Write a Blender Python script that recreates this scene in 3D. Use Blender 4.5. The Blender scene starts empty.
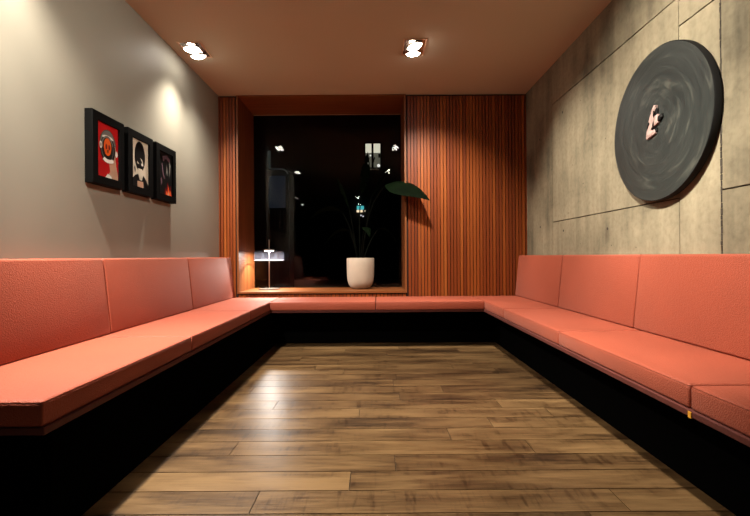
import bpy, bmesh, math, random
from mathutils import Vector, Matrix, Euler
random.seed(7)
R = math.radians
SC = bpy.context.scene
COL = SC.collection

# ------------------------------------------------------------------ room numbers (metres)
EYE = 0.91
CEIL = 2.723
WL, WR, WB = -1.75, 1.70, 4.90          # left wall, right wall, face of the slatted wall
GLASS_Y = 5.50
WX0, WX1, WZ0, WZ1 = -1.53, 0.331, 0.52, 2.708   # window opening
SEAT = 0.46

# ------------------------------------------------------------------ materials
def mat(name):
    m = bpy.data.materials.new(name); m.use_nodes = True
    nt = m.node_tree
    return m, nt, nt.nodes['Principled BSDF']

def N(nt, t, **kw):
    n = nt.nodes.new(t)
    for k, v in kw.items():
        if k in n.inputs.keys() if hasattr(n.inputs, 'keys') else False:
            n.inputs[k].default_value = v
        else:
            setattr(n, k, v)
    return n

def ramp(nt, stops):
    n = nt.nodes.new('ShaderNodeValToRGB')
    e = n.color_ramp.elements
    while len(e) < len(stops): e.new(0.5)
    for el, (p, c) in zip(e, stops):
        el.position = p; el.color = (*c, 1) if len(c) == 3 else c
    return n

def srgb(r, g, b):
    f = lambda c: (c/255/12.92) if c/255 <= .04045 else ((c/255+.055)/1.055)**2.4
    return (f(r), f(g), f(b))

def plain(name, rgb, rough=.5, metal=0, spec=.5, noise=0.0, scale=30, bump=0.0):
    m, nt, b = mat(name)
    b.inputs['Roughness'].default_value = rough
    b.inputs['Metallic'].default_value = metal
    b.inputs['Specular IOR Level'].default_value = spec
    if noise or bump:
        tc = N(nt, 'ShaderNodeTexCoord'); nz = N(nt, 'ShaderNodeTexNoise')
        nz.inputs['Scale'].default_value = scale; nz.inputs['Detail'].default_value = 5
        nt.links.new(tc.outputs['Object'], nz.inputs['Vector'])
        lo = tuple(max(0, c*(1-noise)) for c in rgb); hi = tuple(min(1, c*(1+noise)) for c in rgb)
        r = ramp(nt, [(.3, lo), (.7, hi)])
        nt.links.new(nz.outputs['Fac'], r.inputs['Fac'])
        nt.links.new(r.outputs['Color'], b.inputs['Base Color'])
        if bump:
            bp = N(nt, 'ShaderNodeBump'); bp.inputs['Strength'].default_value = bump; bp.inputs['Distance'].default_value = .003
            nt.links.new(nz.outputs['Fac'], bp.inputs['Height']); nt.links.new(bp.outputs['Normal'], b.inputs['Normal'])
    else:
        b.inputs['Base Color'].default_value = (*rgb, 1)
    return m

def glow(name, rgb, strength):
    m, nt, b = mat(name)
    b.inputs['Base Color'].default_value = (.02, .02, .02, 1)
    b.inputs['Emission Color'].default_value = (*rgb, 1)
    b.inputs['Emission Strength'].default_value = strength
    return m

def fabric(name, rgb):
    m, nt, b = mat(name)
    tc = N(nt, 'ShaderNodeTexCoord')
    nz = N(nt, 'ShaderNodeTexNoise'); nz.inputs['Scale'].default_value = 2.5; nz.inputs['Detail'].default_value = 3
    vo = N(nt, 'ShaderNodeTexVoronoi'); vo.inputs['Scale'].default_value = 230
    n2 = N(nt, 'ShaderNodeTexNoise'); n2.inputs['Scale'].default_value = 130; n2.inputs['Detail'].default_value = 2
    for n in (nz, vo, n2): nt.links.new(tc.outputs['Object'], n.inputs['Vector'])
    r = ramp(nt, [(.25, tuple(c*.90 for c in rgb)), (.75, tuple(min(1, c*1.08) for c in rgb))])
    nt.links.new(nz.outputs['Fac'], r.inputs['Fac'])
    mx = N(nt, 'ShaderNodeMixRGB', blend_type='MULTIPLY'); mx.inputs[0].default_value = .35
    r2 = ramp(nt, [(.3, (.62, .58, .56)), (.65, (1, 1, 1))])
    nt.links.new(n2.outputs['Fac'], r2.inputs['Fac'])
    nt.links.new(r.outputs['Color'], mx.inputs[1]); nt.links.new(r2.outputs['Color'], mx.inputs[2])
    nt.links.new(mx.outputs['Color'], b.inputs['Base Color'])
    ad = N(nt, 'ShaderNodeMath', operation='ADD')
    nt.links.new(vo.outputs['Distance'], ad.inputs[0]); nt.links.new(n2.outputs['Fac'], ad.inputs[1])
    bp = N(nt, 'ShaderNodeBump'); bp.inputs['Strength'].default_value = .6; bp.inputs['Distance'].default_value = .0025
    nt.links.new(ad.outputs[0], bp.inputs['Height']); nt.links.new(bp.outputs['Normal'], b.inputs['Normal'])
    b.inputs['Roughness'].default_value = .62
    b.inputs['Specular IOR Level'].default_value = .4
    b.inputs['Sheen Weight'].default_value = .10
    b.inputs['Sheen Roughness'].default_value = .45
    b.inputs['Sheen Tint'].default_value = (1, .86, .76, 1)
    return m

def slat_wood(name, along='Z', vary=True):
    m, nt, b = mat(name)
    tc = N(nt, 'ShaderNodeTexCoord')
    mp = N(nt, 'ShaderNodeMapping')
    s = {'Z': (22, 22, 1.2), 'Y': (60, 1.6, 60), 'X': (1.6, 60, 60)}[along]
    mp.inputs['Scale'].default_value = s
    nt.links.new(tc.outputs['Object'], mp.inputs['Vector'])
    nz = N(nt, 'ShaderNodeTexNoise'); nz.inputs['Scale'].default_value = 1.0; nz.inputs['Detail'].default_value = 6
    nz.inputs['Distortion'].default_value = .6
    nt.links.new(mp.outputs['Vector'], nz.inputs['Vector'])
    fac = nz.outputs['Fac']
    if vary:
        at = N(nt, 'ShaderNodeAttribute', attribute_name='tone')
        mm = N(nt, 'ShaderNodeMath', operation='MULTIPLY_ADD'); mm.inputs[1].default_value = .42
        m3 = N(nt, 'ShaderNodeMath', operation='MULTIPLY'); m3.inputs[1].default_value = .45
        nt.links.new(fac, m3.inputs[0])
        nt.links.new(at.outputs['Fac'], mm.inputs[0]); nt.links.new(m3.outputs[0], mm.inputs[2])
        fac = mm.outputs[0]
    r = ramp(nt, [(.10, srgb(92, 38, 13)), (.40, srgb(118, 54, 18)), (.62, srgb(138, 70, 25)), (.85, srgb(164, 97, 43))] if vary else [(.3, srgb(98, 52, 23)), (.55, srgb(118, 67, 32)), (.8, srgb(132, 82, 43))])
    nt.links.new(fac, r.inputs['Fac'])
    nt.links.new(r.outputs['Color'], b.inputs['Base Color'])
    b.inputs['Roughness'].default_value = .48
    b.inputs['Specular IOR Level'].default_value = .3
    return m

def plaster_mat():
    m, nt, b = mat('beige_plaster')
    tc = N(nt, 'ShaderNodeTexCoord')
    nz = N(nt, 'ShaderNodeTexNoise'); nz.inputs['Scale'].default_value = 1.1; nz.inputs['Detail'].default_value = 4
    n2 = N(nt, 'ShaderNodeTexNoise'); n2.inputs['Scale'].default_value = 140
    for n in (nz, n2): nt.links.new(tc.outputs['Object'], n.inputs['Vector'])
    r = ramp(nt, [(.3, srgb(132, 129, 118)), (.7, srgb(141, 137, 125))])
    nt.links.new(nz.outputs['Fac'], r.inputs['Fac']); nt.links.new(r.outputs['Color'], b.inputs['Base Color'])
    bp = N(nt, 'ShaderNodeBump'); bp.inputs['Strength'].default_value = .08; bp.inputs['Distance'].default_value = .002
    nt.links.new(n2.outputs['Fac'], bp.inputs['Height']); nt.links.new(bp.outputs['Normal'], b.inputs['Normal'])
    b.inputs['Roughness'].default_value = .55; b.inputs['Specular IOR Level'].default_value = .3
    return m

def ceiling_mat():
    m, nt, b = mat('ceiling_paint')
    tc = N(nt, 'ShaderNodeTexCoord')
    nz = N(nt, 'ShaderNodeTexNoise'); nz.inputs['Scale'].default_value = 90; nz.inputs['Detail'].default_value = 3
    nt.links.new(tc.outputs['Object'], nz.inputs['Vector'])
    bp = N(nt, 'ShaderNodeBump'); bp.inputs['Strength'].default_value = .25; bp.inputs['Distance'].default_value = .004
    nt.links.new(nz.outputs['Fac'], bp.inputs['Height']); nt.links.new(bp.outputs['Normal'], b.inputs['Normal'])
    b.inputs['Base Color'].default_value = (*srgb(182, 172, 150), 1)
    b.inputs['Roughness'].default_value = .9; b.inputs['Specular IOR Level'].default_value = .1
    return m

def concrete_mat():
    m, nt, b = mat('board_formed_concrete')
    tc = N(nt, 'ShaderNodeTexCoord')
    at = N(nt, 'ShaderNodeAttribute', attribute_name='tone')
    nz = N(nt, 'ShaderNodeTexNoise'); nz.inputs['Scale'].default_value = 1.6; nz.inputs['Detail'].default_value = 7; nz.inputs['Roughness'].default_value = .62
    mp = N(nt, 'ShaderNodeMapping'); mp.inputs['Scale'].default_value = (1, 7, .7)
    n3 = N(nt, 'ShaderNodeTexNoise'); n3.inputs['Scale'].default_value = 1.5; n3.inputs['Detail'].default_value = 5
    n2 = N(nt, 'ShaderNodeTexNoise'); n2.inputs['Scale'].default_value = 30; n2.inputs['Detail'].default_value = 6
    nt.links.new(tc.outputs['Object'], nz.inputs['Vector']); nt.links.new(tc.outputs['Object'], n2.inputs['Vector'])
    nt.links.new(tc.outputs['Object'], mp.inputs['Vector']); nt.links.new(mp.outputs['Vector'], n3.inputs['Vector'])
    a = N(nt, 'ShaderNodeMath', operation='MULTIPLY_ADD'); a.inputs[1].default_value = .25
    nt.links.new(at.outputs['Fac'], a.inputs[0]); nt.links.new(nz.outputs['Fac'], a.inputs[2])
    a2 = N(nt, 'ShaderNodeMath', operation='MULTIPLY_ADD'); a2.inputs[1].default_value = .45
    nt.links.new(n3.outputs['Fac'], a2.inputs[0]); nt.links.new(a.outputs[0], a2.inputs[2])
    r = ramp(nt, [(.52, srgb(82, 77, 63)), (.74, srgb(122, 114, 94)), (.98, srgb(146, 137, 114))])
    nt.links.new(a2.outputs[0], r.inputs['Fac'])
    # air holes and grit
    vo = N(nt, 'ShaderNodeTexVoronoi'); vo.inputs['Scale'].default_value = 9
    nt.links.new(tc.outputs['Object'], vo.inputs['Vector'])
    rv = ramp(nt, [(.035, (.25, .22, .18)), (.06, (1, 1, 1))])
    nt.links.new(vo.outputs['Distance'], rv.inputs['Fac'])
    mx = N(nt, 'ShaderNodeMixRGB', blend_type='MULTIPLY'); mx.inputs[0].default_value = .8
    nt.links.new(r.outputs['Color'], mx.inputs[1]); nt.links.new(rv.outputs['Color'], mx.inputs[2])
    rg = ramp(nt, [(.3, (.8, .79, .77)), (.55, (1, 1, 1))])
    nt.links.new(n2.outputs['Fac'], rg.inputs['Fac'])
    m2 = N(nt, 'ShaderNodeMixRGB', blend_type='MULTIPLY'); m2.inputs[0].default_value = .8
    nt.links.new(mx.outputs['Color'], m2.inputs[1]); nt.links.new(rg.outputs['Color'], m2.inputs[2])
    nt.links.new(m2.outputs['Color'], b.inputs['Base Color'])
    bp = N(nt, 'ShaderNodeBump'); bp.inputs['Strength'].default_value = .3; bp.inputs['Distance'].default_value = .006
    nt.links.new(n2.outputs['Fac'], bp.inputs['Height']); nt.links.new(bp.outputs['Normal'], b.inputs['Normal'])
    b.inputs['Roughness'].default_value = .8; b.inputs['Specular IOR Level'].default_value = .25
    return m

def floor_mat():
    m, nt, b = mat('distressed_oak_boards')
    tc = N(nt, 'ShaderNodeTexCoord')
    at = N(nt, 'ShaderNodeAttribute', attribute_name='tone')
    cx = N(nt, 'ShaderNodeCombineXYZ')
    ml = N(nt, 'ShaderNodeMath', operation='MULTIPLY'); ml.inputs[1].default_value = 37.0
    nt.links.new(at.outputs['Fac'], ml.inputs[0]); nt.links.new(ml.outputs[0], cx.inputs[2])
    va = N(nt, 'ShaderNodeVectorMath', operation='ADD')
    nt.links.new(tc.outputs['Object'], va.inputs[0]); nt.links.new(cx.outputs[0], va.inputs[1])
    def noise(scale3, sc, det, dist=0.0, rough=.55):
        mp = N(nt, 'ShaderNodeMapping'); mp.inputs['Scale'].default_value = scale3
        nt.links.new(va.outputs[0], mp.inputs['Vector'])
        n = N(nt, 'ShaderNodeTexNoise'); n.inputs['Scale'].default_value = sc; n.inputs['Detail'].default_value = det
        n.inputs['Distortion'].default_value = dist; n.inputs['Roughness'].default_value = rough
        nt.links.new(mp.outputs['Vector'], n.inputs['Vector']); return n
    grain = noise((1.6, 34, 1), 3.0, 8, .5, .72)
    patch = noise((.8, 3.6, 1), 2.1, 8, .3, .6)
    saw = noise((34, 5, 1), 1.3, 4, .3)
    a = N(nt, 'ShaderNodeMath', operation='MULTIPLY_ADD'); a.inputs[1].default_value = .66
    nt.links.new(patch.outputs['Fac'], a.inputs[0])
    g = N(nt, 'ShaderNodeMath', operation='MULTIPLY'); g.inputs[1].default_value = .52
    nt.links.new(grain.outputs['Fac'], g.inputs[0]); nt.links.new(g.outputs[0], a.inputs[2])
    a2 = N(nt, 'ShaderNodeMath', operation='MULTIPLY_ADD'); a2.inputs[1].default_value = .10
    nt.links.new(at.outputs['Fac'], a2.inputs[0]); nt.links.new(a.outputs[0], a2.inputs[2])
    r = ramp(nt, [(.42, srgb(18, 12, 7)), (.52, srgb(48, 33, 19)), (.62, srgb(76, 56, 34)), (.80, srgb(110, 86, 56))])
    nt.links.new(a2.outputs[0], r.inputs['Fac'])
    # rough-sawn dark cross marks, only in patches
    rs = ramp(nt, [(.36, (.5, .45, .4)), (.47, (1, 1, 1))])
    nt.links.new(saw.outputs['Fac'], rs.inputs['Fac'])
    pm = ramp(nt, [(.42, (1, 1, 1)), (.58, (0, 0, 0))])
    nt.links.new(patch.outputs['Fac'], pm.inputs['Fac'])
    mx = N(nt, 'ShaderNodeMixRGB', blend_type='MULTIPLY')
    nt.links.new(pm.outputs['Color'], mx.inputs[0]); nt.links.new(r.outputs['Color'], mx.inputs[1]); nt.links.new(rs.outputs['Color'], mx.inputs[2])
    nt.links.new(mx.outputs['Color'], b.inputs['Base Color'])
    rr = ramp(nt, [(.3, (.27, .27, .27)), (.7, (.42, .42, .42))])
    nt.links.new(grain.outputs['Fac'], rr.inputs['Fac']); nt.links.new(rr.outputs['Color'], b.inputs['Roughness'])
    bp = N(nt, 'ShaderNodeBump'); bp.inputs['Strength'].default_value = .22; bp.inputs['Distance'].default_value = .002
    ab = N(nt, 'ShaderNodeMath', operation='ADD')
    nt.links.new(grain.outputs['Fac'], ab.inputs[0]); nt.links.new(saw.outputs['Fac'], ab.inputs[1])
    nt.links.new(ab.outputs[0], bp.inputs['Height']); nt.links.new(bp.outputs['Normal'], b.inputs['Normal'])
    b.inputs['Specular IOR Level'].default_value = .45
    return m

def pane_mat(name, tint=(1, 1, 1), refl=.035, haze=0.0, haze_col=(.8, .85, 1)):
    m = bpy.data.materials.new(name); m.use_nodes = True
    nt = m.node_tree; nt.nodes.clear()
    out = N(nt, 'ShaderNodeOutputMaterial'); tr = N(nt, 'ShaderNodeBsdfTransparent'); gl = N(nt, 'ShaderNodeBsdfGlossy')
    tr.inputs['Color'].default_value = (*tint, 1); gl.inputs['Roughness'].default_value = 0.0
    mx = N(nt, 'ShaderNodeMixShader'); mx.inputs[0].default_value = refl
    nt.links.new(tr.outputs[0], mx.inputs[1]); nt.links.new(gl.outputs[0], mx.inputs[2])
    last = mx
    if haze:
        di = N(nt, 'ShaderNodeBsdfTranslucent'); di.inputs['Color'].default_value = (*haze_col, 1)
        m2 = N(nt, 'ShaderNodeMixShader'); m2.inputs[0].default_value = haze
        nt.links.new(mx.outputs[0], m2.inputs[1]); nt.links.new(di.outputs[0], m2.inputs[2]); last = m2
    nt.links.new(last.outputs[0], out.inputs['Surface'])
    return m

def disc_mat():
    m, nt, b = mat('slate_swirl_paint')
    tc = N(nt, 'ShaderNodeTexCoord')
    sp = N(nt, 'ShaderNodeSeparateXYZ'); nt.links.new(tc.outputs['Object'], sp.inputs[0])
    # polar coordinates about the disc's own axis (object X)
    ln = N(nt, 'ShaderNodeVectorMath', operation='LENGTH'); nt.links.new(tc.outputs['Object'], ln.inputs[0])
    an = N(nt, 'ShaderNodeMath', operation='ARCTAN2'); nt.links.new(sp.outputs['Y'], an.inputs[0]); nt.links.new(sp.outputs['Z'], an.inputs[1])
    sn = N(nt, 'ShaderNodeMath', operation='SINE'); nt.links.new(an.outputs[0], sn.inputs[0])
    cs = N(nt, 'ShaderNodeMath', operation='COSINE'); nt.links.new(an.outputs[0], cs.inputs[0])
    lm = N(nt, 'ShaderNodeMath', operation='MULTIPLY'); lm.inputs[1].default_value = 14
    nt.links.new(ln.outputs['Value'], lm.inputs[0])
    cb = N(nt, 'ShaderNodeCombineXYZ')
    nt.links.new(sn.outputs[0], cb.inputs[0]); nt.links.new(cs.outputs[0], cb.inputs[1]); nt.links.new(lm.outputs[0], cb.inputs[2])
    nz = N(nt, 'ShaderNodeTexNoise'); nz.inputs['Scale'].default_value = 1.6; nz.inputs['Detail'].default_value = 6; nz.inputs['Distortion'].default_value = .8
    nt.links.new(cb.outputs[0], nz.inputs['Vector'])
    r = ramp(nt, [(.3, srgb(27, 31, 30)), (.58, srgb(38, 42, 40)), (.82, srgb(76, 78, 71))])
    nt.links.new(nz.outputs['Fac'], r.inputs['Fac']); nt.links.new(r.outputs['Color'], b.inputs['Base Color'])
    bp = N(nt, 'ShaderNodeBump'); bp.inputs['Strength'].default_value = .5; bp.inputs['Distance'].default_value = .006
    nt.links.new(nz.outputs['Fac'], bp.inputs['Height']); nt.links.new(bp.outputs['Normal'], b.inputs['Normal'])
    b.inputs['Roughness'].default_value = .42
    b.inputs['Specular IOR Level'].default_value = .5
    return m

M = dict(
    fabric=fabric('coral_fabric', srgb(152, 68, 44)),
    board=plain('shaded_bench_board', srgb(80, 28, 18), .7, noise=.15, scale=12),  # same red as the cushions, darkened in colour for the shade below them
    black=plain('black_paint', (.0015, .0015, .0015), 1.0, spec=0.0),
    plaster=plaster_mat(), ceiling=ceiling_mat(), concrete=concrete_mat(), floor=floor_mat(),
    joint=plain('dark_joint', srgb(52, 45, 36), .9),
    wood=slat_wood('reddish_slat_wood'), woodz=slat_wood('reveal_wood_upright', 'Z', False), woody=slat_wood('reveal_wood_flat', 'X', False),
    woodback=plain('slat_backing', srgb(30, 9, 5), .9),
    pane=pane_mat('window_glass', refl=.03),
    shade=pane_mat('smoky_lamp_glass', (.82, .84, .9), .06, .02, (.55, .6, .85)),
    steel=plain('brushed_steel', (.55, .53, .5), .28, 1.0),
    bulb=glow('lamp_face', (1, .93, .82), 45), led=glow('led_face', (1, .95, .88), 60),
    trim=plain('fixture_trim', srgb(196, 160, 130), .45),
    reflector=plain('fixture_reflector', (.55, .5, .45), .25, .9),
    pot=plain('matte_white_ceramic', srgb(168, 154, 138), .55, noise=.04, scale=8),
    soil=plain('potting_soil', (.02, .014, .01), .95, noise=.5, scale=80, bump=.6),
    leaf=plain('dark_green_leaf', srgb(8, 20, 6), .8, spec=.06, noise=.35, scale=6),
    stalk=plain('leaf_stalk', srgb(4, 6, 3), .8, spec=.05),
    frame=plain('black_frame', (.0015, .0015, .0015), .7, spec=.06),
    disc=disc_mat(), discrim=plain('disc_black_rim', (.004, .004, .004), .7, spec=.2),
    pink=plain('pale_pink_glaze', srgb(160, 136, 130), .5, noise=.15, scale=40),
    rear=plain('rear_wall_paint', srgb(60, 56, 52), .8),
    facade=plain('facade_render', srgb(40, 40, 42), .9, noise=.15, scale=3),
    asphalt=plain('asphalt', srgb(38, 38, 40), .85, noise=.2, scale=15),
    tag=plain('yellow_tab', srgb(214, 150, 40), .5),
)

# ------------------------------------------------------------------ mesh helpers
def link(name, bm, m, parent=None, smooth=False, loc=None):
    me = bpy.data.meshes.new(name)
    bmesh.ops.recalc_face_normals(bm, faces=bm.faces[:])
    bm.to_mesh(me); bm.free()
    for x in (m if isinstance(m, (list, tuple)) else [m]): me.materials.append(x)
    if smooth:
        for p in me.polygons: p.use_smooth = True
        me.set_sharp_from_angle(angle=R(42))
    o = bpy.data.objects.new(name, me); COL.objects.link(o)
    if parent: o.parent = parent
    if loc: o.location = loc
    return o

def empty(name, loc=(0, 0, 0), rot=(0, 0, 0)):
    o = bpy.data.objects.new(name, None); COL.objects.link(o)
    o.location = loc; o.rotation_euler = rot; o.empty_display_size = .1
    return o

def tag(o, label, cat, group=None, kind=None):
    o['label'] = label; o['category'] = cat
    if group: o['group'] = group
    if kind: o['kind'] = kind
    return o

def structure(o):
    o['kind'] = 'structure'; return o

def box(bm, x0, x1, y0, y1, z0, z1, mi=0, tone=None):
    ly = (bm.verts.layers.float.get('tone') or bm.verts.layers.float.new('tone')) if tone is not None else None
    vs = [bm.verts.new((x, y, z)) for x in (x0, x1) for y in (y0, y1) for z in (z0, z1)]
    q = [(0, 1, 3, 2), (4, 6, 7, 5), (0, 4, 5, 1), (2, 3, 7, 6), (0, 2, 6, 4), (1, 5, 7, 3)]
    fs = []
    for f in q:
        fc = bm.faces.new([vs[i] for i in f]); fc.material_index = mi; fs.append(fc)
    if tone is not None:
        for v in vs: v[ly] = tone
    return vs, fs

def rbox(bm, x0, x1, y0, y1, z0, z1, r=.01, seg=3, mi=0):
    b2 = bmesh.new(); box(b2, x0, x1, y0, y1, z0, z1)
    bmesh.ops.recalc_face_normals(b2, faces=b2.faces[:])
    bmesh.ops.bevel(b2, geom=b2.edges[:], offset=r, segments=seg, profile=.5, affect='EDGES')
    merge(bm, b2, mi)

def merge(bm, b2, mi=0, mtx=None):
    mp = {}
    for v in b2.verts: mp[v] = bm.verts.new(mtx @ v.co if mtx else v.co)
    for f in b2.faces:
        try:
            nf = bm.faces.new([mp[v] for v in f.verts]); nf.material_index = mi; nf.smooth = f.smooth
        except ValueError: pass
    b2.free()

def tube(bm, pts, rad, seg=8, mi=0, closed=False):
    pts = [Vector(p) for p in pts]; n = len(pts)
    rads = rad if isinstance(rad, (list, tuple)) else [rad]*n
    rings = []; ref = None
    for i, p in enumerate(pts):
        a = pts[(i-1) % n] if (closed or i > 0) else p
        c = pts[(i+1) % n] if (closed or i < n-1) else p
        t = (c-a).normalized()
        if ref is None:
            ref = t.orthogonal().normalized()
        ref = (ref - t*ref.dot(t)).normalized(); s = t.cross(ref)
        rings.append([bm.verts.new(p + (ref*math.cos(2*math.pi*k/seg)+s*math.sin(2*math.pi*k/seg))*rads[i]) for k in range(seg)])
    for i in range(n if closed else n-1):
        A, B = rings[i], rings[(i+1) % n]
        for k in range(seg):
            f = bm.faces.new((A[k], A[(k+1) % seg], B[(k+1) % seg], B[k])); f.material_index = mi
    if not closed:
        bm.faces.new(rings[0][::-1]).material_index = mi; bm.faces.new(rings[-1]).material_index = mi

def lathe(bm, prof, seg=40, mi=0, close_ends=True):
    rings = []
    for r, z in prof:
        rings.append([bm.verts.new((r*math.cos(2*math.pi*k/seg), r*math.sin(2*math.pi*k/seg), z)) for k in range(seg)])
    for A, B in zip(rings, rings[1:]):
        for k in range(seg):
            bm.faces.new((A[k], A[(k+1) % seg], B[(k+1) % seg], B[k])).material_index = mi
    if close_ends:
        bm.faces.new(rings[0][::-1]).material_index = mi; bm.faces.new(rings[-1]).material_index = mi

# ------------------------------------------------------------------ floor: cross-laid boards
bm = bmesh.new()
box(bm, -4.2, 1.95, -7.2, 5.0, -.10, -.004, 1, 0.0)
ROW = .152; y = 1.70 - ROW*58
fixed = {0: [-.11], -1: [-.456, .90], 1: [.08], 2: [-.68, .73], 3: [.37], 4: [-.95, .62], 5: [-.1, 1.0], 6: [-.62, .75], 7: [.15], 8: [-.85, .45]}
k = -58
while y < 4.85:
    if k in fixed: js = fixed[k]
    else:
        js = []; x = -4.1 + random.uniform(.2, 1.4)
        while x < 1.8: js.append(x); x += random.uniform(.9, 1.9)
    if k in fixed:
        js = [-3.0, -2.1] + js
    ed = [-4.15] + js + [1.85]
    x_lo = -4.15
    for a, b_ in zip(ed, ed[1:]):
        rb = bmesh.new(); box(rb, a+.0016, b_-.0016, y+.0022, min(y+ROW, 4.9)-.0022, -.02, 0)
        bmesh.ops.recalc_face_normals(rb, faces=rb.faces[:])
        t = random.random()
        ly = bm.verts.layers.float.get('tone')
        n0 = len(bm.verts); merge(bm, rb, 0); bm.verts.ensure_lookup_table()
        for i in range(n0, len(bm.verts)): bm.verts[i][ly] = t
    y += ROW; k += 1
structure(link('floor', bm, [M['floor'], M['joint']]))

LY0 = 1.375
# ------------------------------------------------------------------ walls and ceiling
bm = bmesh.new(); box(bm, WL-.2, WL, LY0, 5.0, 0, CEIL); structure(link('wall_left', bm, M['plaster']))
bm = bmesh.new()
box(bm, -4.4, -4.2, -7.2, 1.575, 0, CEIL); box(bm, -4.2, WL-.2, 1.375, 1.575, 0, CEIL)
box(bm, -4.4, 1.95, -7.4, -7.2, 0, CEIL); box(bm, WR, 1.95, -7.2, -.6, 0, CEIL)
structure(link('wall_rear', bm, M['rear']))

bm = bmesh.new()
box(bm, WR+.012, WR+.25, -.6, 5.0, 0, CEIL, 1, .5)
cols = [(-.6, 2.144, [1.224]), (2.144, 2.44, [2.18]), (2.44, 4.185, [1.224, 2.346]), (4.185, 5.0, [])]
for (a, b_, br) in cols:
    zs = [0] + br + [CEIL]
    for z0, z1 in zip(zs, zs[1:]):
        wide = .005 if abs(a-2.144) < .01 or abs(b_-2.144) < .01 else .002
        box(bm, WR, WR+.013, a+(wide if abs(a-2.144) < .01 else .003), b_-(wide if abs(b_-2.144) < .01 else .003), z0+.004, z1-(.004 if z1 < CEIL else 0), 0, random.uniform(0, .5) if b_ < 4.9 else 0.0)
# tie holes and ragged edges of the joints
rr = random.Random(3)
for (yy, zz) in [(3.95, 1.13), (3.95, 2.2), (1.85, 1.6), (1.85, 1.05), (3.2, 1.1), (4.5, 1.2), (4.5, 2.1)]:
    tube(bm, [(WR-.0008, yy, zz), (WR+.004, yy, zz)], .011, 12, 1)
z = .9
while z < 2.7:
    zz = z+rr.uniform(.01, .04)
    box(bm, WR-.0006, WR+.002, 2.144-rr.uniform(.001, .008), 2.144+rr.uniform(.001, .008), z, zz, 1, .5)
    z = zz + rr.uniform(0, .006)
structure(link('wall_right', bm, [M['concrete'], M['joint']]))

bm = bmesh.new(); box(bm, -4.4, 1.95, -7.4, 5.6, CEIL, CEIL+.2); structure(link('ceiling', bm, M['ceiling']))

# back wall: backing panels round the window opening, and upright slats
bm = bmesh.new()
BY0, BY1 = WB+.022, WB+.10
box(bm, WL, WX0-.022, BY0, BY1, 0, CEIL, 1, 0); box(bm, WX1+.022, WR+.01, BY0, BY1, 0, CEIL, 1, 0)
box(bm, WX0-.022, WX1+.022, BY0, BY1, 0, WZ0-.022, 1, 0)
def slats(x0, x1, z0, z1, n):
    p = (x1-x0)/n
    for i in range(n):
        t = random.random()
        c = x0 + p*(i+.5); hw = p*.395
        vs, fs = box(bm, c-hw, c+hw, WB, BY0, z0, z1, 0, t)
slats(WL+.016, WX0-.034, .02, CEIL-.02, 5)
slats(WX1+.034, WR-.018, .02, CEIL-.02, 36)
slats(WX0-.012, WX1+.012, .02, WZ0-.034, 45)
box(bm, WL, WL+.012, WB-.004, BY0, 0, CEIL-.012, 0, .2); box(bm, WR-.014, WR, WB-.004, BY0, 0, CEIL-.012, 0, .2)
structure(link('wall_back', bm, [M['wood'], M['woodback']]))

# window: deep timber reveal, sill, glass
win = structure(empty('window_1', (0, WB, WZ0)))
def wl(name, b, m, **k):
    o = link(name, b, m, win, **k); o.matrix_parent_inverse = Matrix.Translation((0, -WB, -WZ0)); return o
bm = bmesh.new()
T = .02
box(bm, WX0-T, WX0, WB-.012, GLASS_Y+.03, WZ0-T, WZ1+.012)
box(bm, WX1, WX1+T, WB-.012, GLASS_Y+.03, WZ0-T, WZ1+.012)
wl('frame', bm, M['woodz'])
bm = bmesh.new(); box(bm, WX0, WX1, WB-.012, GLASS_Y+.03, WZ1, WZ1+.012); wl('header', bm, M['woody'])
bm = bmesh.new(); box(bm, WX0, WX1, WB-.012, GLASS_Y+.03, WZ0-T, WZ0); wl('sill', bm, M['woody'])
bm = bmesh.new(); box(bm, WX0, WX1, GLASS_Y, GLASS_Y+.0005, WZ0, WZ1)
bm2 = bmesh.new()
v = [bm2.verts.new(p) for p in ((WX0, GLASS_Y, WZ0), (WX1, GLASS_Y, WZ0), (WX1, GLASS_Y, WZ1), (WX0, GLASS_Y, WZ1))]; bm2.faces.new(v)
bm.free(); wl('pane', bm2, M['pane'])

# ------------------------------------------------------------------ benches
XL, XR, YB = -1.054, 1.079, 4.33
KL, KR, KB = -1.045, 1.247, 4.59
RY0 = .40
def bench(name, label, base_box, board_box, extra=None):
    t = tag(empty(name, ((base_box[0]+base_box[1])/2, (base_box[2]+base_box[3])/2, 0)), label, 'bench', 'built in corner benches')
    inv = Matrix.Translation(-t.location)
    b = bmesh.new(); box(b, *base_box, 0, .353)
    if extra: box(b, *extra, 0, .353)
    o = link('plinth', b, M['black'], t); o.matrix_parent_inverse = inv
    b = bmesh.new(); rbox(b, *board_box, .353, .3755, .003, 2); o = link('seat_board', b, M['board'], t); o.matrix_parent_inverse = inv
    return t, inv
bl, _ = bench('bench', 'long built-in bench on black base along the beige plaster wall with three pictures',
      (WL+.025, KL-.001, LY0+.03, WB-.01), (WL+.025, XL+.008, LY0, WB-.01))
br, inv = bench('bench', 'long built-in bench on black base along the bare concrete wall',
      (KR, WR-.025, RY0+.03, WB-.01), (XR-.008, WR-.025, RY0, WB-.01), (XR-.008, KR, KB, WB-.01))
b = bmesh.new(); box(b, XR-.011, XR-.006, 1.485, 1.500, .351, .372); o = link('fabric_tab', b, M['tag'], br); o.matrix_parent_inverse = inv
o['label'] = 'small yellow fabric tab'
bench('bench', 'short built-in bench on black base under the dark window and slatted wall',
      (KL, XR-.010, KB, WB-.01), (XL+.010, XR-.010, YB+.008, WB-.01))

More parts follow.
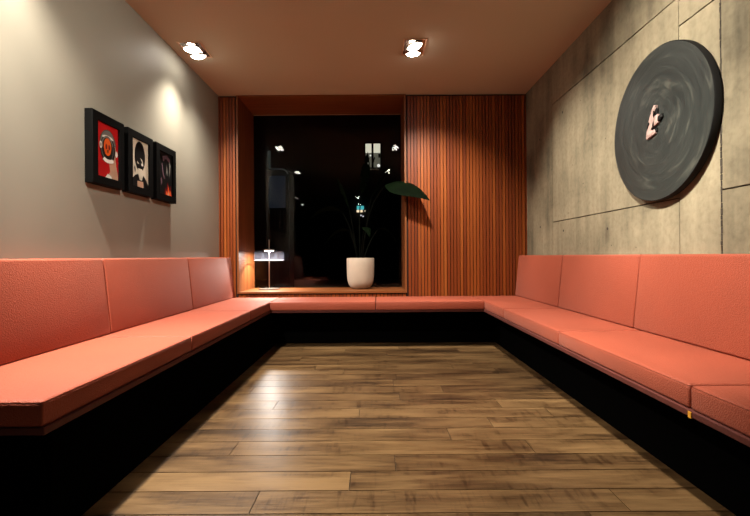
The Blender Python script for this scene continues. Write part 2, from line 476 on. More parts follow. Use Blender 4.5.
def cushion(name, label, x0, x1, y0, y1, z0, z1, group, r=.016, weltside=()):
    """padded seat: rounded box with a softly domed top and a welt round the top edge"""
    b = bmesh.new()
    cx, cy = (x0+x1)/2, (y0+y1)/2
    hx, hy, h = (x1-x0)/2, (y1-y0)/2, z1-z0
    seg = 4
    # outline profile rings from bottom to the top
    prof = []
    rb = .010
    for i in range(seg+1):
        a = math.pi/2*i/seg; prof.append((rb*(1-math.sin(a)), z0+rb*(1-math.cos(a))))
    for i in range(seg+1):
        a = math.pi/2*i/seg; prof.append((r*(1-math.cos(a)), z1-r+r*math.sin(a)))
    # rounded rectangle in plan, sampled
    cr = .009
    def outline(ins):
        pts = []
        nx, ny = 16, 16
        ax, ay = hx-ins, hy-ins; c = max(.003, cr-ins*.4)
        for (sx, sy, a0) in ((1, 1, 0), (-1, 1, 90), (-1, -1, 180), (1, -1, 270)):
            for i in range(5):
                a = R(a0+90*i/4); pts.append((sx*(ax-c)+c*math.cos(a), sy*(ay-c)+c*math.sin(a)))
        return pts
    rings = []
    for ins, z in prof:
        rings.append([b.verts.new((px, py, z-z0)) for px, py in outline(ins)])
    n = len(rings[0])
    for A, B in zip(rings, rings[1:]):
        for k in range(n): b.faces.new((A[k], A[(k+1) % n], B[(k+1) % n], B[k]))
    b.faces.new(rings[0][::-1])
    # top: concentric rings that dome a little
    prev = rings[-1]
    top = [(v.co.x, v.co.y) for v in prev]
    for s, dz in ((.9, .0), (.7, .0), (.35, .0)):
        sx = max(.02, 1-(1-s)*1); cur = []
        inset = (1-s)*min(hx, hy)
        for px, py in top:
            fx = (hx-inset)/hx; fy = (hy-inset)/hy
            cur.append(b.verts.new((px*fx, py*fy, h+dz)))
        for k in range(n): b.faces.new((prev[k], prev[(k+1) % n], cur[(k+1) % n], cur[k]))
        prev = cur
    b.faces.new(prev)
    o = link(name, b, M['fabric'], None, True, (cx, cy, z0))
    tag(o, label, 'seat cushion', group)
    w = bmesh.new()
    pts = [(px, py, h-.0055) for px, py in outline(.0045)]
    tube(w, pts, .0032, 6, closed=True)
    link('piping', w, M['fabric'], o, True)
    return o

def backrest(name, label, wall, xb, xt, y0, y1, z0, z1, group):
    """upright back cushion leaning on the wall; xb / xt: front face at bottom / top"""
    s = 1 if wall > 0 else -1
    b = bmesh.new()
    cy = (y0+y1)/2; hy = (y1-y0)/2
    base = (wall + xb)/2
    prof = [(xb, 0), (xt, z1-z0), (wall, z1-z0), (wall, 0)]
    A = [b.verts.new((x-base, -hy, z)) for x, z in prof]; B = [b.verts.new((x-base, hy, z)) for x, z in prof]
    for i in range(4): b.faces.new((A[i], A[(i+1) % 4], B[(i+1) % 4], B[i]))
    b.faces.new(A[::-1]); b.faces.new(B)
    bmesh.ops.recalc_face_normals(b, faces=b.faces[:])
    bmesh.ops.bevel(b, geom=b.edges[:], offset=.014, segments=4, profile=.5, affect='EDGES')
    o = link(name, b, M['fabric'], None, True, (base, cy, z0))
    tag(o, label, 'back cushion', group)
    w = bmesh.new()
    f = lambda x, dx: x-base+dx*s
    i = .0045
    pts = [(f(xb, i), -hy+i, .012), (f(xt, i), -hy+i, z1-z0-.012), (f(xt, i+.006), -hy+i+.008, z1-z0-i),
           (f(xt, i+.006), hy-i-.008, z1-z0-i), (f(xt, i), hy-i, z1-z0-.012), (f(xb, i), hy-i, .012)]
    tube(w, pts, .0032, 6)
    link('piping', w, M['fabric'], o, True)
    return o

G1, G2, G3 = 'coral seat cushions along the plaster wall', 'coral seat cushions along the concrete wall', 'coral seat cushions under the window'
g = .003
Z0 = .376
END = WB-.006
ly = [LY0, 2.50, 3.68, END]
names = ['coral seat cushion at the open end of the bench below the pictures',
         'coral seat cushion in the middle of the bench along the plaster wall',
         'coral seat cushion in the corner between plaster wall and window wall']
for a, b_, L in zip(ly, ly[1:], names):
    cushion('seat_cushion', L, WL+.004, XL, a+g, b_-g, Z0, SEAT, G1)
ry = [RY0, 1.506, 2.59, 3.70, END]
names = ['coral seat cushion at the near open end of the bench along the concrete wall',
         'coral seat cushion on the concrete wall bench below the round disc',
         'coral seat cushion on the concrete wall bench, between disc and corner cushion',
         'coral seat cushion in the corner between concrete wall and slatted wall']
for a, b_, L in zip(ry, ry[1:], names):
    cushion('seat_cushion', L, XR, WR-.004, a+g, b_-g, Z0, SEAT, G2)
cushion('seat_cushion', 'coral seat cushion under the window, below the table lamp and white pot', XL+.003, 0.0-g, YB, END, Z0, SEAT, G3)
cushion('seat_cushion', 'coral seat cushion in front of the reddish slatted panel', 0.0+g, XR-.003, YB, END, Z0, SEAT, G3)

G4, G5 = 'coral back cushions on the plaster wall', 'coral back cushions on the concrete wall'
lb = [1.45, 2.60, 3.77, END]
names = ['large coral back cushion on the plaster wall at the open bench end',
         'coral back cushion on the plaster wall directly under the three pictures',
         'coral back cushion on the plaster wall, the one touching the slatted window wall']
for a, b_, L in zip(lb, lb[1:], names):
    backrest('back_cushion', L, WL+.003, -1.573, -1.618, a+.0035, b_-.0035, SEAT+.0006, EYE, G4)
rb = [1.50, 2.65, 3.745, END]
names = ['large coral back cushion on the concrete wall under the round disc',
         'coral back cushion on the concrete wall between the large one and the corner one',
         'coral back cushion on the concrete wall in the corner by the slatted panel']
for a, b_, L in zip(rb, rb[1:], names):
    backrest('back_cushion', L, WR-.003, 1.557, 1.602, a+.0035, b_-.0035, SEAT+.0006, EYE, G5)

# ------------------------------------------------------------------ ceiling spot fixtures
def aim(o, d):
    o.rotation_euler = Vector(d).to_track_quat('-Z', 'Y').to_euler()

def fixture(x, y, label, spots, energy=True):
    t = tag(empty('ceiling_spotlight', (x, y, CEIL)), label, 'ceiling light', 'recessed twin spotlights in the ceiling')
    W, D = .10, .147
    b = bmesh.new()
    box(b, -W, W, -D, -D+.012, -.006, 0); box(b, -W, W, D-.012, D, -.006, 0)
    box(b, -W, -W+.012, -D+.012, D-.012, -.006, 0); box(b, W-.012, W, -D+.012, D-.012, -.006, 0)
    link('trim_frame', b, M['trim'], t)
    b = bmesh.new(); box(b, -W+.012, W-.012, -D+.012, D-.012, -.002, 0); link('backplate', b, M['reflector'], t)
    for s in (-1, 1):
        d = spots[0][0] if s < 0 else spots[1][0]
        dv = Vector((d[0]*.3, d[1]*.3, d[2])).normalized()
        rot = (-dv).to_track_quat('Z', 'Y').to_matrix().to_4x4()
        tilt = Matrix.Translation((0, s*.067, -.024)) @ rot
        lp = link('lamp', (lambda bb: (lathe(bb, [(.040, .016), (.066, -.006), (.0685, -.008), (.0685, -.002), (.046, .018)], 28, close_ends=False), bb)[1])(bmesh.new()), M['reflector'], t, True)
        lp.matrix_local = tilt
        bb = bmesh.new(); lathe(bb, [(.060, -.006), (.052, -.014), (.034, -.020), (.004, -.023)], 28); fc = link('lamp_face', bb, M['bulb'], lp, True)
    for i, (d, watts, size, blend) in enumerate(spots):
        if watts <= 0: continue
        L = bpy.data.lights.new('spot', 'SPOT'); L.energy = watts; L.spot_size = R(size); L.spot_blend = blend
        L.shadow_soft_size = .045; L.color = (1, .90, .76)
        o = bpy.data.objects.new('spot_beam', L); COL.objects.link(o)
        o.location = Vector((x, y+(-1 if i == 0 else 1)*.067, CEIL-.03)) + Vector(d).normalized()*.035; aim(o, d)
        o.name = f'spot_beam'
    return t

fixture(-1.56, 3.81, 'lit twin ceiling spotlight close to the plaster wall',
        [((.30, .06, -1), 330, 118, 1), ((.30, .62, -1), 240, 88, 1)])
fixture(.345, 3.79, 'lit twin ceiling spotlight in front of the slatted panel',
        [((.85, -.10, -1), 280, 80, 1), ((.22, .66, -1), 330, 82, 1), ((0, -.1, -1), 150, 58, .4)])  # last beam is an added downward fill, beyond the twin lamps
fixture(-1.63, 1.78, 'lit twin ceiling spotlight over the open end of the plaster wall bench',
        [((.36, .14, -1), 760, 76, 1), ((.28, .44, -1), 500, 86, 1)])
fixture(.27, 1.78, 'lit twin ceiling spotlight that faces the round disc',
        [((-1.75, .85, -.66), 170, 84, 1), ((1.40, .74, -.76), 480, 60, 1), ((0, .05, -1), 190, 58, .4), ((.60, .20, -1), 640, 60, 1)])  # last two beams are added fill for floor and seats, beyond the twin lamps
for (x, y, L) in [(-2.38, -2.2, 'small reflected ceiling spotlight over the table lamp in the dark glass, upper of two'), (-.53, -2.2, 'small reflected ceiling spotlight above the white pot in the dark glass, upper of two'),
               (-2.5, -4.0, 'small reflected ceiling spotlight over the table lamp in the dark glass, lower of two'), (-.53, -4.0, 'small reflected ceiling spotlight directly above the turquoise sign in the dark glass')]:
    fixture(x, y, L, [((0, .1, -1), 12, 80, .8), ((0, .3, -1), 0, 80, .8)])

# ------------------------------------------------------------------ pictures on the plaster wall
def art_poly(b, pts, mi, layer, mk):
    vs = [b.verts.new(mk(u, v, layer)) for u, v in pts]
    b.faces.new(vs).material_index = mi

def ell(cx, cy, rx, ry, n=28, a0=0, a1=360, rot=0):
    out = []
    full = abs(a1-a0) >= 360
    for i in range(n if full else n+1):
        a = R(a0+(a1-a0)*i/n)
        x, y_ = rx*math.cos(a), ry*math.sin(a)
        c, s = math.cos(R(rot)), math.sin(R(rot))
        out.append((cx+x*c-y_*s, cy+x*s+y_*c))
    return out

ART = [plain('art_'+n, tuple(x*.75 for x in srgb(*c)), .45, spec=.25) for n, c in dict(red=(196, 26, 30), black=(14, 13, 14), cream=(236, 228, 208), skin=(206, 164, 138),
       grey=(120, 120, 116), orange=(226, 96, 30), white=(244, 240, 232), mauve=(104, 80, 92), darkred=(110, 20, 20), flame=(236, 98, 48), green=(72, 84, 70)).items()]
RED, BLK, CRM, SKN, GRY, ORG, WHT, MAU, DRD, FLM, GRN = range(11)
def picture(y0, label, layers):
    W, H, D = .333, .447, .05
    zc = EYE+.46
    t = tag(empty('framed_picture', (WL, y0+W/2, zc)), label, 'picture', 'black framed pictures in a row')
    b = bmesh.new()
    bw = .052
    # box frame: four mitred sides and a back board, front lip chamfered inward
    o_ = [(-W/2, 0), (W/2, 0), (W/2, H), (-W/2, H)]
    i_ = [(-W/2+bw, bw), (W/2-bw, bw), (W/2-bw, H-bw), (-W/2+bw, H-bw)]
    lv = []
    for pts, x in ((o_, .001), (o_, D-.003), ([(p[0]*.988, H/2+(p[1]-H/2)*.99) for p in o_], D), (i_, D), (i_, D-.014)):
        lv.append([b.verts.new((x, p[0], p[1])) for p in pts])
    for A, B in zip(lv, lv[1:]):
        for k in range(4): b.faces.new((A[k], A[(k+1) % 4], B[(k+1) % 4], B[k]))
    b.faces.new(lv[0][::-1]); b.faces.new(lv[-1])
    link('frame', b, M['frame'], t)
    b = bmesh.new()
    aw, ah = W-2*bw, H-2*bw
    mk = lambda u, v, l: (D-.0130+.00035*l, -aw/2+u*aw, bw+(1-v)*ah)
    for l, (mi, pts) in enumerate(layers):
        pts = [(min(1, max(0, u)), min(1, max(0, v))) for u, v in pts]
        art_poly(b, pts, mi, l, mk)
    link('artwork', b, ART, t)
FULL = [(0, 0), (1, 0), (1, 1), (0, 1)]
art1 = [(RED, FULL), (SKN, [(.52, .62), (.86, .55), (.9, .72), (.97, .88), (1, 1), (.42, 1), (.62, .86)]), (WHT, [(.38, 1), (.5, .91), (.66, .95), (.7, 1)]),
        (SKN, ell(.58, .44, .30, .27)), (GRN, ell(.52, .36, .36, .26, 20, 180, 360)), (GRY, ell(.52, .40, .35, .29, 20, 180, 350)), (BLK, ell(.50, .46, .34, .26)),
        (WHT, ell(.50, .26, .26, .055, 20, 180, 360)), (GRY, ell(.48, .45, .28, .235)), (BLK, ell(.48, .46, .25, .21)),
        (ORG, ell(.48, .42, .17, .165)), (DRD, ell(.42, .42, .045, .05)), (DRD, ell(.55, .42, .045, .05)), (BLK, ell(.485, .50, .03, .035)),
        (WHT, ell(.17, .42, .06, .065)), (GRY, ell(.17, .42, .03, .035)), (WHT, ell(.88, .50, .055, .06)), (WHT, ell(.50, .665, .24, .055)), (BLK, ell(.49, .62, .16, .03))]
art2 = [(CRM, FULL), (DRD, [(0, .3), (.03, .3), (.03, .9), (0, .9)]), (BLK, ell(.50, .34, .31, .32)), (CRM, ell(.50, .47, .17, .10)), (BLK, ell(.44, .42, .2, .07, 20, 0, 360, 20)),
        (BLK, [(.30, .50), (.70, .50), (.64, .62), (.36, .62)]), (WHT, ell(.62, .50, .06, .03)), (CRM, [(.38, .60), (.62, .60), (.66, .74), (.5, .80), (.36, .74)]),
        (BLK, [(0, 1), (.02, .86), (.2, .76), (.38, .72), (.46, .84), (.60, .84), (.68, .72), (.86, .82), (1, .93), (1, 1)]),
        (SKN, [(.32, .87), (.66, .86), (.68, 1), (.32, 1)]), (GRY, [(.12, .62), (.18, .56), (.24, .64), (.2, .72)])]
art3 = [(BLK, FULL), (MAU, [(.30, .10), (.62, .04), (.9, .12), (.82, .20), (.55, .13), (.34, .22)]), (GRY, [(.78, .14), (.9, .26), (.84, .44), (.78, .58), (.80, .36)]),
        (MAU, [(.22, .30), (.27, .26), (.36, .48), (.46, .62), (.40, .62), (.28, .48)]), (GRY, [(.58, .28), (.66, .40), (.64, .54), (.56, .46)]),
        (MAU, [(.14, .64), (.2, .6), (.26, .72), (.2, .8)]),
        (DRD, [(.42, 1), (.46, .80), (.54, .90), (.66, .68), (.76, .86), (.86, .74), (.98, 1)]), (FLM, [(.5, 1), (.56, .88), (.64, .95), (.70, .77), (.78, .92), (.85, .86), (.92, 1)]),
        (SKN, [(.62, 1), (.70, .90), (.76, 1)])]
picture(2.635, 'black framed picture with red background and orange goggled face', art1)
picture(3.020, 'black framed picture of a black-haired figure on cream ground, in the middle', art2)
picture(3.405, 'black framed picture with dark ground and flame-red corner, nearest the window', art3)

# ------------------------------------------------------------------ round disc on the concrete wall
dc = tag(empty('round_wall_disc', (WR, 2.568, EYE+.763)), 'large round slate-dark painted disc hanging on the concrete wall', 'wall art')
RAD, TH = .447, .046
b = bmesh.new()
SEGS = 96
prof = [(RAD-.012, 0), (RAD-.006, .004), (RAD, .010), (RAD, TH-.003), (RAD-.002, TH-.0005)]
rings = [[b.verts.new((-x, r*math.cos(2*math.pi*k/SEGS), r*math.sin(2*math.pi*k/SEGS))) for k in range(SEGS)] for r, x in prof]
for A, B in zip(rings, rings[1:]):
    for k in range(SEGS): b.faces.new((A[k], A[(k+1) % SEGS], B[(k+1) % SEGS], B[k]))
b.faces.new(rings[0][::-1])
b.faces.new(rings[-1])
link('rim', b, M['discrim'], dc, True, (-.001, 0, 0))
b = bmesh.new()
prof = [(RAD-.004, TH-.003), (RAD-.0041, TH+.0006), (RAD*.75, TH+.0006), (RAD*.4, TH+.0006), (.02, TH+.0006)]
rings = [[b.verts.new((-x+TH, r*math.cos(2*math.pi*k/SEGS), r*math.sin(2*math.pi*k/SEGS))) for k in range(SEGS)] for r, x in prof]
for A, B in zip(rings, rings[1:]):
    for k in range(SEGS): b.faces.new((A[k], A[(k+1) % SEGS], B[(k+1) % SEGS], B[k]))
b.faces.new(rings[-1])
fo = link('painted_face', b, M['disc'], dc, True, (-TH-.001, 0, 0))
# small figure-like relief at the centre: u to the viewer's right (towards smaller y), v up
def relief(name, pts, depth, m, dx=0.0):
    b = bmesh.new()
    A = [b.verts.new((0, -u, v)) for u, v in pts]
    cu = sum(p[0] for p in pts)/len(pts); cv = sum(p[1] for p in pts)/len(pts)
    Bv = [b.verts.new((-depth*.7, -u, v)) for u, v in pts]
    C = [b.verts.new((-depth, -(cu+(u-cu)*.72), cv+(v-cv)*.8)) for u, v in pts]
    n = len(pts)
    for P, Q in ((A, Bv), (Bv, C)):
        for k in range(n): b.faces.new((P[k], P[(k+1) % n], Q[(k+1) % n], Q[k]))
    b.faces.new(A[::-1]); b.faces.new(C)
    bmesh.ops.triangulate(b, faces=[f for f in b.faces if len(f.verts) > 4])
    return link(name, b, m, dc, False, (-TH-.0020-dx, 0, 0))
S_ = .0054   # metres per pixel of the measured relief
def P(l): return [((x-657.7)*.0088, (123.2-y_)*.0056) for x, y_ in l]
relief('pale_relief', P([(649.5, 134), (650.5, 124), (653, 115), (656, 106), (658, 103), (660, 104), (659.5, 108), (658, 112), (659.5, 116), (661.5, 114), (662.5, 119), (662, 123), (657, 126), (655, 130), (658, 131), (659.5, 130), (659, 133), (654, 134.5), (650, 136)]), .018, M['pink'])
relief('dark_relief', P([(661.8, 117), (665.5, 115.5), (666, 119), (664, 122), (661.8, 122)]), .016, M['discrim'])
relief('dark_relief', P([(657.5, 112), (659.5, 106.5), (661, 108), (660.5, 113), (659, 115)]), .010, M['discrim'])
relief('dark_relief', P([(655.3, 130), (659.8, 127.5), (660.2, 131), (658, 132.5)]), .012, M['discrim'])
relief('dark_relief', P([(651.5, 127), (652, 122), (654, 118.5), (654.5, 121)]), .021, M['discrim'])

# ------------------------------------------------------------------ table lamp on the sill
LX, LY_ = -1.285, 5.28
lamp = tag(empty('table_lamp', (LX, LY_, WZ0)), 'slim table lamp with clear glass shade, lit, on the window sill', 'lamp')
b = bmesh.new(); lathe(b, [(.128, 0), (.130, .002), (.130, .008), (.127, .011), (.02, .012)], 48); link('base', b, plain('lamp_base_paint', srgb(70, 64, 58), .55, spec=.2), lamp, True)
b = bmesh.new(); tube(b, [(0, 0, .010), (0, 0, .60)], .0055, 12); link('stem', b, M['steel'], lamp, True)
b = bmesh.new(); lathe(b, [(.172, .350), (.175, .355), (.178, .350), (.178, .347), (.172, .347), (.172, .350)], 56, close_ends=False)
link('shade_rim', b, plain('lamp_glass_rim', srgb(215, 215, 225), .3), lamp, True)
b = bmesh.new(); lathe(b, [(.176, .354), (.176, .440), (.170, .458), (.150, .468), (.062, .472)], 56, close_ends=False); link('shade', b, M['shade'], lamp, True)
b = bmesh.new(); lathe(b, [(.062, .464), (.064, .468), (.064, .480), (.058, .485), (.008, .487)], 40); link('cap', b, M['steel'], lamp, True)
b = bmesh.new(); lathe(b, [(.058, .4632), (.030, .4615), (.007, .461)], 32); link('light_source', b, M['led'], lamp, True)
L = bpy.data.lights.new('lamp_glow', 'AREA'); L.shape = 'DISK'; L.size = .10; L.energy = 34.0; L.color = (1, .90, .76)
o = bpy.data.objects.new('lamp_glow', L); COL.objects.link(o); o.location = (LX, LY_, WZ0+.455)

# ------------------------------------------------------------------ plant in white pot on the sill
PX, PY = -.182, 5.27
plant = tag(empty('potted_plant', (PX, PY, WZ0)), 'tall dark leafy plant in a white rounded pot on the window sill', 'plant')
b = bmesh.new()
lathe(b, [(.02, 0), (.070, 0), (.096, .006), (.122, .024), (.142, .054), (.155, .095), (.162, .16), (.165, .25), (.166, .366), (.163, .372), (.156, .372), (.154, .366), (.150, .30), (.02, .30)], 56)
link('pot', b, M['pot'], plant, True)
b = bmesh.new(); lathe(b, [(.148, .301), (.146, .335), (.08, .342), (.01, .345)], 40); link('soil', b, M['soil'], plant, True)

def big_leaf(base, mid, tip0, tip1, width, droop, roll=0.0, split=0):
    """stalk from base via mid to tip0, then a paddle blade arching from tip0 to tip1"""
    base, mid, tip0, tip1 = map(Vector, (base, mid, tip0, tip1))
    st = bmesh.new()
    pts = []
    for i in range(13):
        t = i/12; pts.append(base*(1-t)**2 + mid*2*t*(1-t) + tip0*t*t)
    tube(st, pts, [.010-.006*i/12 for i in range(13)], 8)
    bl_ = bmesh.new()
    d = (tip1-tip0); n = 22; m = 4
    up = Vector((0, 0, 1))
    ctrl = (tip0+tip1)/2 + up*droop
    rows = []
    for i in range(n+1):
        t = i/n
        c = tip0*(1-t)**2 + ctrl*2*t*(1-t) + tip1*t*t
        tg = ((ctrl-tip0)*(1-t) + (tip1-ctrl)*t).normalized()
        side = tg.cross(up)
        if side.length < .05: side = Vector((1, 0, 0))
        side.normalize()
        side = Matrix.Rotation(roll, 3, tg) @ side
        nr = side.cross(tg).normalized()
        w = width*.5*math.sin(math.pi*min(1, t**.8*.97+.03))**.95
        row = []
        for j in range(-m, m+1):
            s = j/m
            z = -abs(s)**1.5*w*.28 + .0015*math.sin(t*34+j)*abs(s)
            if j: pos = c + side*(w*s) + nr*(z + abs(s)*w*.12) - tg*(abs(s)*w*.12)
            else: pos = c - nr*.004
            row.append(bl_.verts.new(pos))
        rows.append(row)
    for i in range(n):
        for j in range(2*m):
            if split and i in (5, 6+split, 15) and abs(j-m+.5) > 2: continue
            bl_.faces.new((rows[i][j], rows[i][j+1], rows[i+1][j+1], rows[i+1][j]))
    r = bmesh.ops.solidify(bl_, geom=bl_.faces[:], thickness=.0012)
    lf = link('leaf', bl_, M['leaf'], plant, True)
    link('leaf_stalk', st, M['stalk'], lf, True)
    return lf
# local coordinates of the plant (x right, y away from the room, z up from the sill)
big_leaf((.03, -.02, .33), (.06, -.08, 1.0), (.30, -.37, 1.185), (.772, -.58, .985), .25, .10, R(42), 0)   # the leaf that reaches in front of the slats
big_leaf((-.02, .00, .33), (-.10, .02, .75), (-.22, -.02, .93), (-.62, -.10, .80), .14, .20, R(15), 0)
big_leaf((.00, -.02, .33), (-.02, -.05, .95), (.02, -.04, 1.15), (.10, -.12, 1.62), .18, .05, R(10), 1)
big_leaf((.02, .03, .33), (.08, .05, .90), (.14, .04, 1.12), (.36, .06, 1.42), .17, .12, R(-15), 0)
big_leaf((-.03, .03, .33), (-.10, .08, .80), (-.14, .08, 1.00), (-.30, .10, 1.36), .16, .10, R(25), 1)
big_leaf((.03, .02, .33), (.12, .04, .62), (.22, .03, .72), (.46, -.02, .52), .14, .16, R(-10), 0)
big_leaf((-.03, -.03, .33), (-.07, -.06, .60), (-.14, -.08, .70), (-.42, -.12, .52), .13, .16, R(12), 0)
big_leaf((.01, -.04, .33), (.03, -.12, .60), (.05, -.18, .72), (.12, -.30, .60), .11, .10, R(0), 0)

# ------------------------------------------------------------------ outside, at night
bm = bmesh.new(); box(bm, -20, 20, 5.75, 40, -.5, -.4); structure(link('street_ground', bm, M['asphalt']))
bld = tag(empty('building', (0, 25, -.4)), 'dark building across the street with one lit window', 'building')
def at(px, py, d):     # a point measured in the photo, at distance d
    yy = py + .007*(px-375.5)
    return ((px-375.5)*d/437, EYE+(256.3-yy)*d/437)
bm = bmesh.new()
wx0, wz1 = at(366.2, 143.5, 25); wx1, wz0 = at(381, 167.5, 25)
box(bm, -10, wx0, 25, 25.4, -.4, 13); box(bm, wx1, 9, 25, 25.4, -.4, 13)
box(bm, wx0, wx1, 25, 25.4, -.4, wz0); box(bm, wx0, wx1, 25, 25.4, wz1, 13)
o = link('facade', bm, M['facade'], bld); o.matrix_parent_inverse = Matrix.Translation((0, -25, .4))
w = empty('window'); w.parent = bld; w.matrix_parent_inverse = Matrix.Translation((0, -25, .4))
bm = bmesh.new(); xm = (wx0+wx1)/2 - .02
box(bm, wx0-.05, wx1+.05, 24.96, 25.02, wz0-.05, wz0); box(bm, wx0-.05, wx1+.05, 24.96, 25.02, wz1, wz1+.05)
box(bm, wx0-.05, wx0, 24.96, 25.02, wz0, wz1); box(bm, wx1, wx1+.05, 24.96, 25.02, wz0, wz1); box(bm, xm-.06, xm+.06, 24.96, 25.02, wz0, wz1)
link('frame', bm, M['black'], w)
zb = wz1-(wz1-wz0)*.38
bm = bmesh.new(); box(bm, wx0, wx1, 25.05, 25.07, zb, wz1); link('blind', bm, glow('lit_blind', (.95, .93, .72), .75), w)
bm = bmesh.new(); box(bm, wx0, wx1, 25.36, 25.38, wz0, wz1); link('lit_room', bm, glow('lit_room_wall', (.75, .75, .55), .12), w)
rr = random.Random(11)
for i in range(9):
    bm = bmesh.new()
    x = wx0+.05+rr.random()*(wx1-wx0-.15); zz = wz0+rr.random()*(zb-wz0)*.75
    rbox(bm, x, x+rr.uniform(.05, .14), 25.2, 25.26, zz, zz+rr.uniform(.08, .3), .012, 2)
    link('shelf_item', bm, M['black'], w)
bm = bmesh.new(); b2 = bmesh.new(); bmesh.ops.create_uvsphere(b2, u_segments=16, v_segments=10, radius=.09); merge(bm, b2, 0, Matrix.Translation((wx1-.1, 25.14, wz0+.14))); link('room_lamp', bm, glow('globe_lamp', (1, 1, .92), .9), w, True); bm = bmesh.new()
b2 = bmesh.new(); bmesh.ops.create_uvsphere(b2, u_segments=16, v_segments=10, radius=.05); merge(bm, b2, 0, Matrix.Translation((wx0+.28, 25.14, wz0+.72)))
link('room_lamp', bm, glow('globe_lamp', (1, 1, .92), .9), w, True)

sx0, sz1 = at(357.2, 206, 24.9); sx1, sz0 = at(364.2, 209.6, 24.9)
sg = tag(empty('shop_sign', ((sx0+sx1)/2, 24.9, sz0)), 'small glowing turquoise sign above a cream light strip seen through the glass', 'sign')
inv = Matrix.Translation((-(sx0+sx1)/2, -24.9, -sz0))
bm = bmesh.new(); rbox(bm, sx0, sx1, 24.82, 24.96, sz0, sz1, .03, 3); o = link('sign_box', bm, glow('turquoise_sign', (.08, .55, .58), .9), sg, True); o.matrix_parent_inverse = inv
cx0, cz1 = at(357, 210, 24.9); cx1, cz0 = at(363, 212.2, 24.9)
bm = bmesh.new(); rbox(bm, cx0, cx1, 24.82, 24.96, cz0, cz1-.005, .02, 3); o = link('light_strip', bm, glow('cream_strip', (1, .78, .5), 1.2), sg, True); o.matrix_parent_inverse = inv
bx, bz = at(365.2, 211, 24.9)
bm = bmesh.new(); b2 = bmesh.new(); bmesh.ops.create_uvsphere(b2, u_segments=12, v_segments=8, radius=.055); merge(bm, b2, 0, Matrix.Translation((bx, 24.88, bz)))
o = link('bulb', bm, glow('cream_bulb', (.9, .75, .5), .35), sg, True); o.matrix_parent_inverse = inv
for i, (px, py) in enumerate([(361.3, 215.4), (363.4, 216.4)]):
    x, zz = at(px, py, 24)
    t = tag(empty('street_light', (x, 24, -.4)), ['tiny distant street light just below the turquoise sign, upper one', 'tiny distant street light just below the turquoise sign, lower one'][i], 'street light', 'distant street lights')
    bm = bmesh.new(); tube(bm, [(0, 0, 0), (0, 0, zz+.4)], .03, 8); link('pole', bm, M['black'], t, True)
    bm = bmesh.new(); b2 = bmesh.new(); bmesh.ops.create_uvsphere(b2, u_segments=12, v_segments=8, radius=.04); merge(bm, b2, 0, Matrix.Translation((0, -.03, zz+.4))); link('globe', bm, glow('street_globe', (.9, .9, 1), .8), t, True)

# guessed shape for the dim bluish patch beyond the glass; its glow is added
d = 9.0
kx0, kz1 = at(267.5, 168, d); kx1, kz0 = at(289.5, 262, d)
kb = tag(empty('bluish_shape', ((kx0+kx1)/2, d, -.4)), 'dim bluish rounded shape with added glow behind the table lamp', 'guessed shape')
inv = Matrix.Translation((-(kx0+kx1)/2, -d, .4))
def rr_out(x0, x1, z0, z1, r, y):
    pts = [(x0, y, z0), (x1, y, z0)]
    for i in range(9):
        a = R(90*i/8); pts.append((x1-r+r*math.cos(a), y, z1-r+r*math.sin(a)))
    for i in range(9):
        a = R(90+90*i/8); pts.append((x0+r*.3+r*.3*math.cos(a), y, z1-r*.3+r*.3*math.sin(a)))
    return pts
bm = bmesh.new()
A = [bm.verts.new(p) for p in rr_out(kx0, kx1, -.4, kz1, .14, d)]; B = [bm.verts.new(p) for p in rr_out(kx0, kx1, -.4, kz1, .14, d+.5)]
for k in range(len(A)): bm.faces.new((A[k], A[(k+1) % len(A)], B[(k+1) % len(A)], B[k]))
bm.faces.new(A); bm.faces.new(B[::-1])
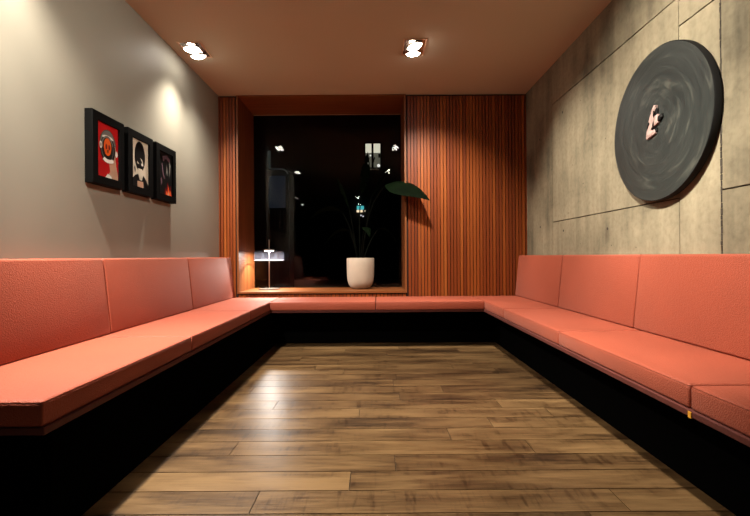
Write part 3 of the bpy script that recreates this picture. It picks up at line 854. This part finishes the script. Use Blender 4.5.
o = link('guessed_body', bm, plain('guessed_body_dark', srgb(6, 8, 10), .8, spec=.1), kb); o.matrix_parent_inverse = inv
bm = bmesh.new(); hx = (kx1-.14)
tube(bm, rr_out(kx0+.01, kx1-.02, 1.9, kz1-.02, .13, d-.01)[3:13], .014, 8)
o = link('added_glow_edge', bm, glow('pale_blue_edge', (.10, .20, .27), .03), kb, True); o.matrix_parent_inverse = inv  # glow put into the outline to give a paler edge
bm = bmesh.new(); x1_, z1_ = at(286, 176, d); x0_, z0_ = at(269.5, 208, d)
rbox(bm, x0_, x1_, d-.02, d-.004, z0_, z1_, .008, 2)
o = link('added_glow_panel', bm, glow('dim_blue_panel', (.03, .08, .14), .09), kb, True); o.matrix_parent_inverse = inv  # emission makes the guessed shape show as dim blue
ex0, ez1 = at(267, 150, d); ex1, ez0 = at(270, 190, d)
bm = bmesh.new(); tube(bm, [(ex0+.03, d+.1, ez0-.2), (ex0+.03, d+.1, ez1)], .028, 10)
o = link('added_glow_stripe', bm, glow('teal_stripe_glow', (.06, .14, .15), .09), kb, True); o.matrix_parent_inverse = inv  # added glow for the teal stripe, no known lamp

# ------------------------------------------------------------------ world, camera, view
wd = bpy.data.worlds.new('night'); SC.world = wd; wd.use_nodes = True
bg = wd.node_tree.nodes['Background']; bg.inputs['Color'].default_value = (.5, .6, 1, 1); bg.inputs['Strength'].default_value = .0006

cam = bpy.data.cameras.new('camera'); co = bpy.data.objects.new('camera', cam); COL.objects.link(co)
cam.sensor_width = 36; cam.lens = 437/750*36; cam.shift_y = -1.7/750; cam.shift_x = -.5/750; cam.clip_start = .05
co.matrix_world = Matrix.Translation((0, 0, EYE)) @ Matrix.Rotation(R(90), 4, 'X') @ Matrix.Rotation(R(-.4), 4, 'Z')
SC.camera = co

vs = SC.view_settings
vs.view_transform = 'Standard'; vs.look = 'None'; vs.gamma = 1; vs.use_curve_mapping = False; vs.exposure = -0.18
SC.cycles.max_bounces = 10; SC.cycles.diffuse_bounces = 2; SC.cycles.transparent_max_bounces = 12
SC.cycles.use_denoising = True
SC.cycles.sample_clamp_indirect = 6
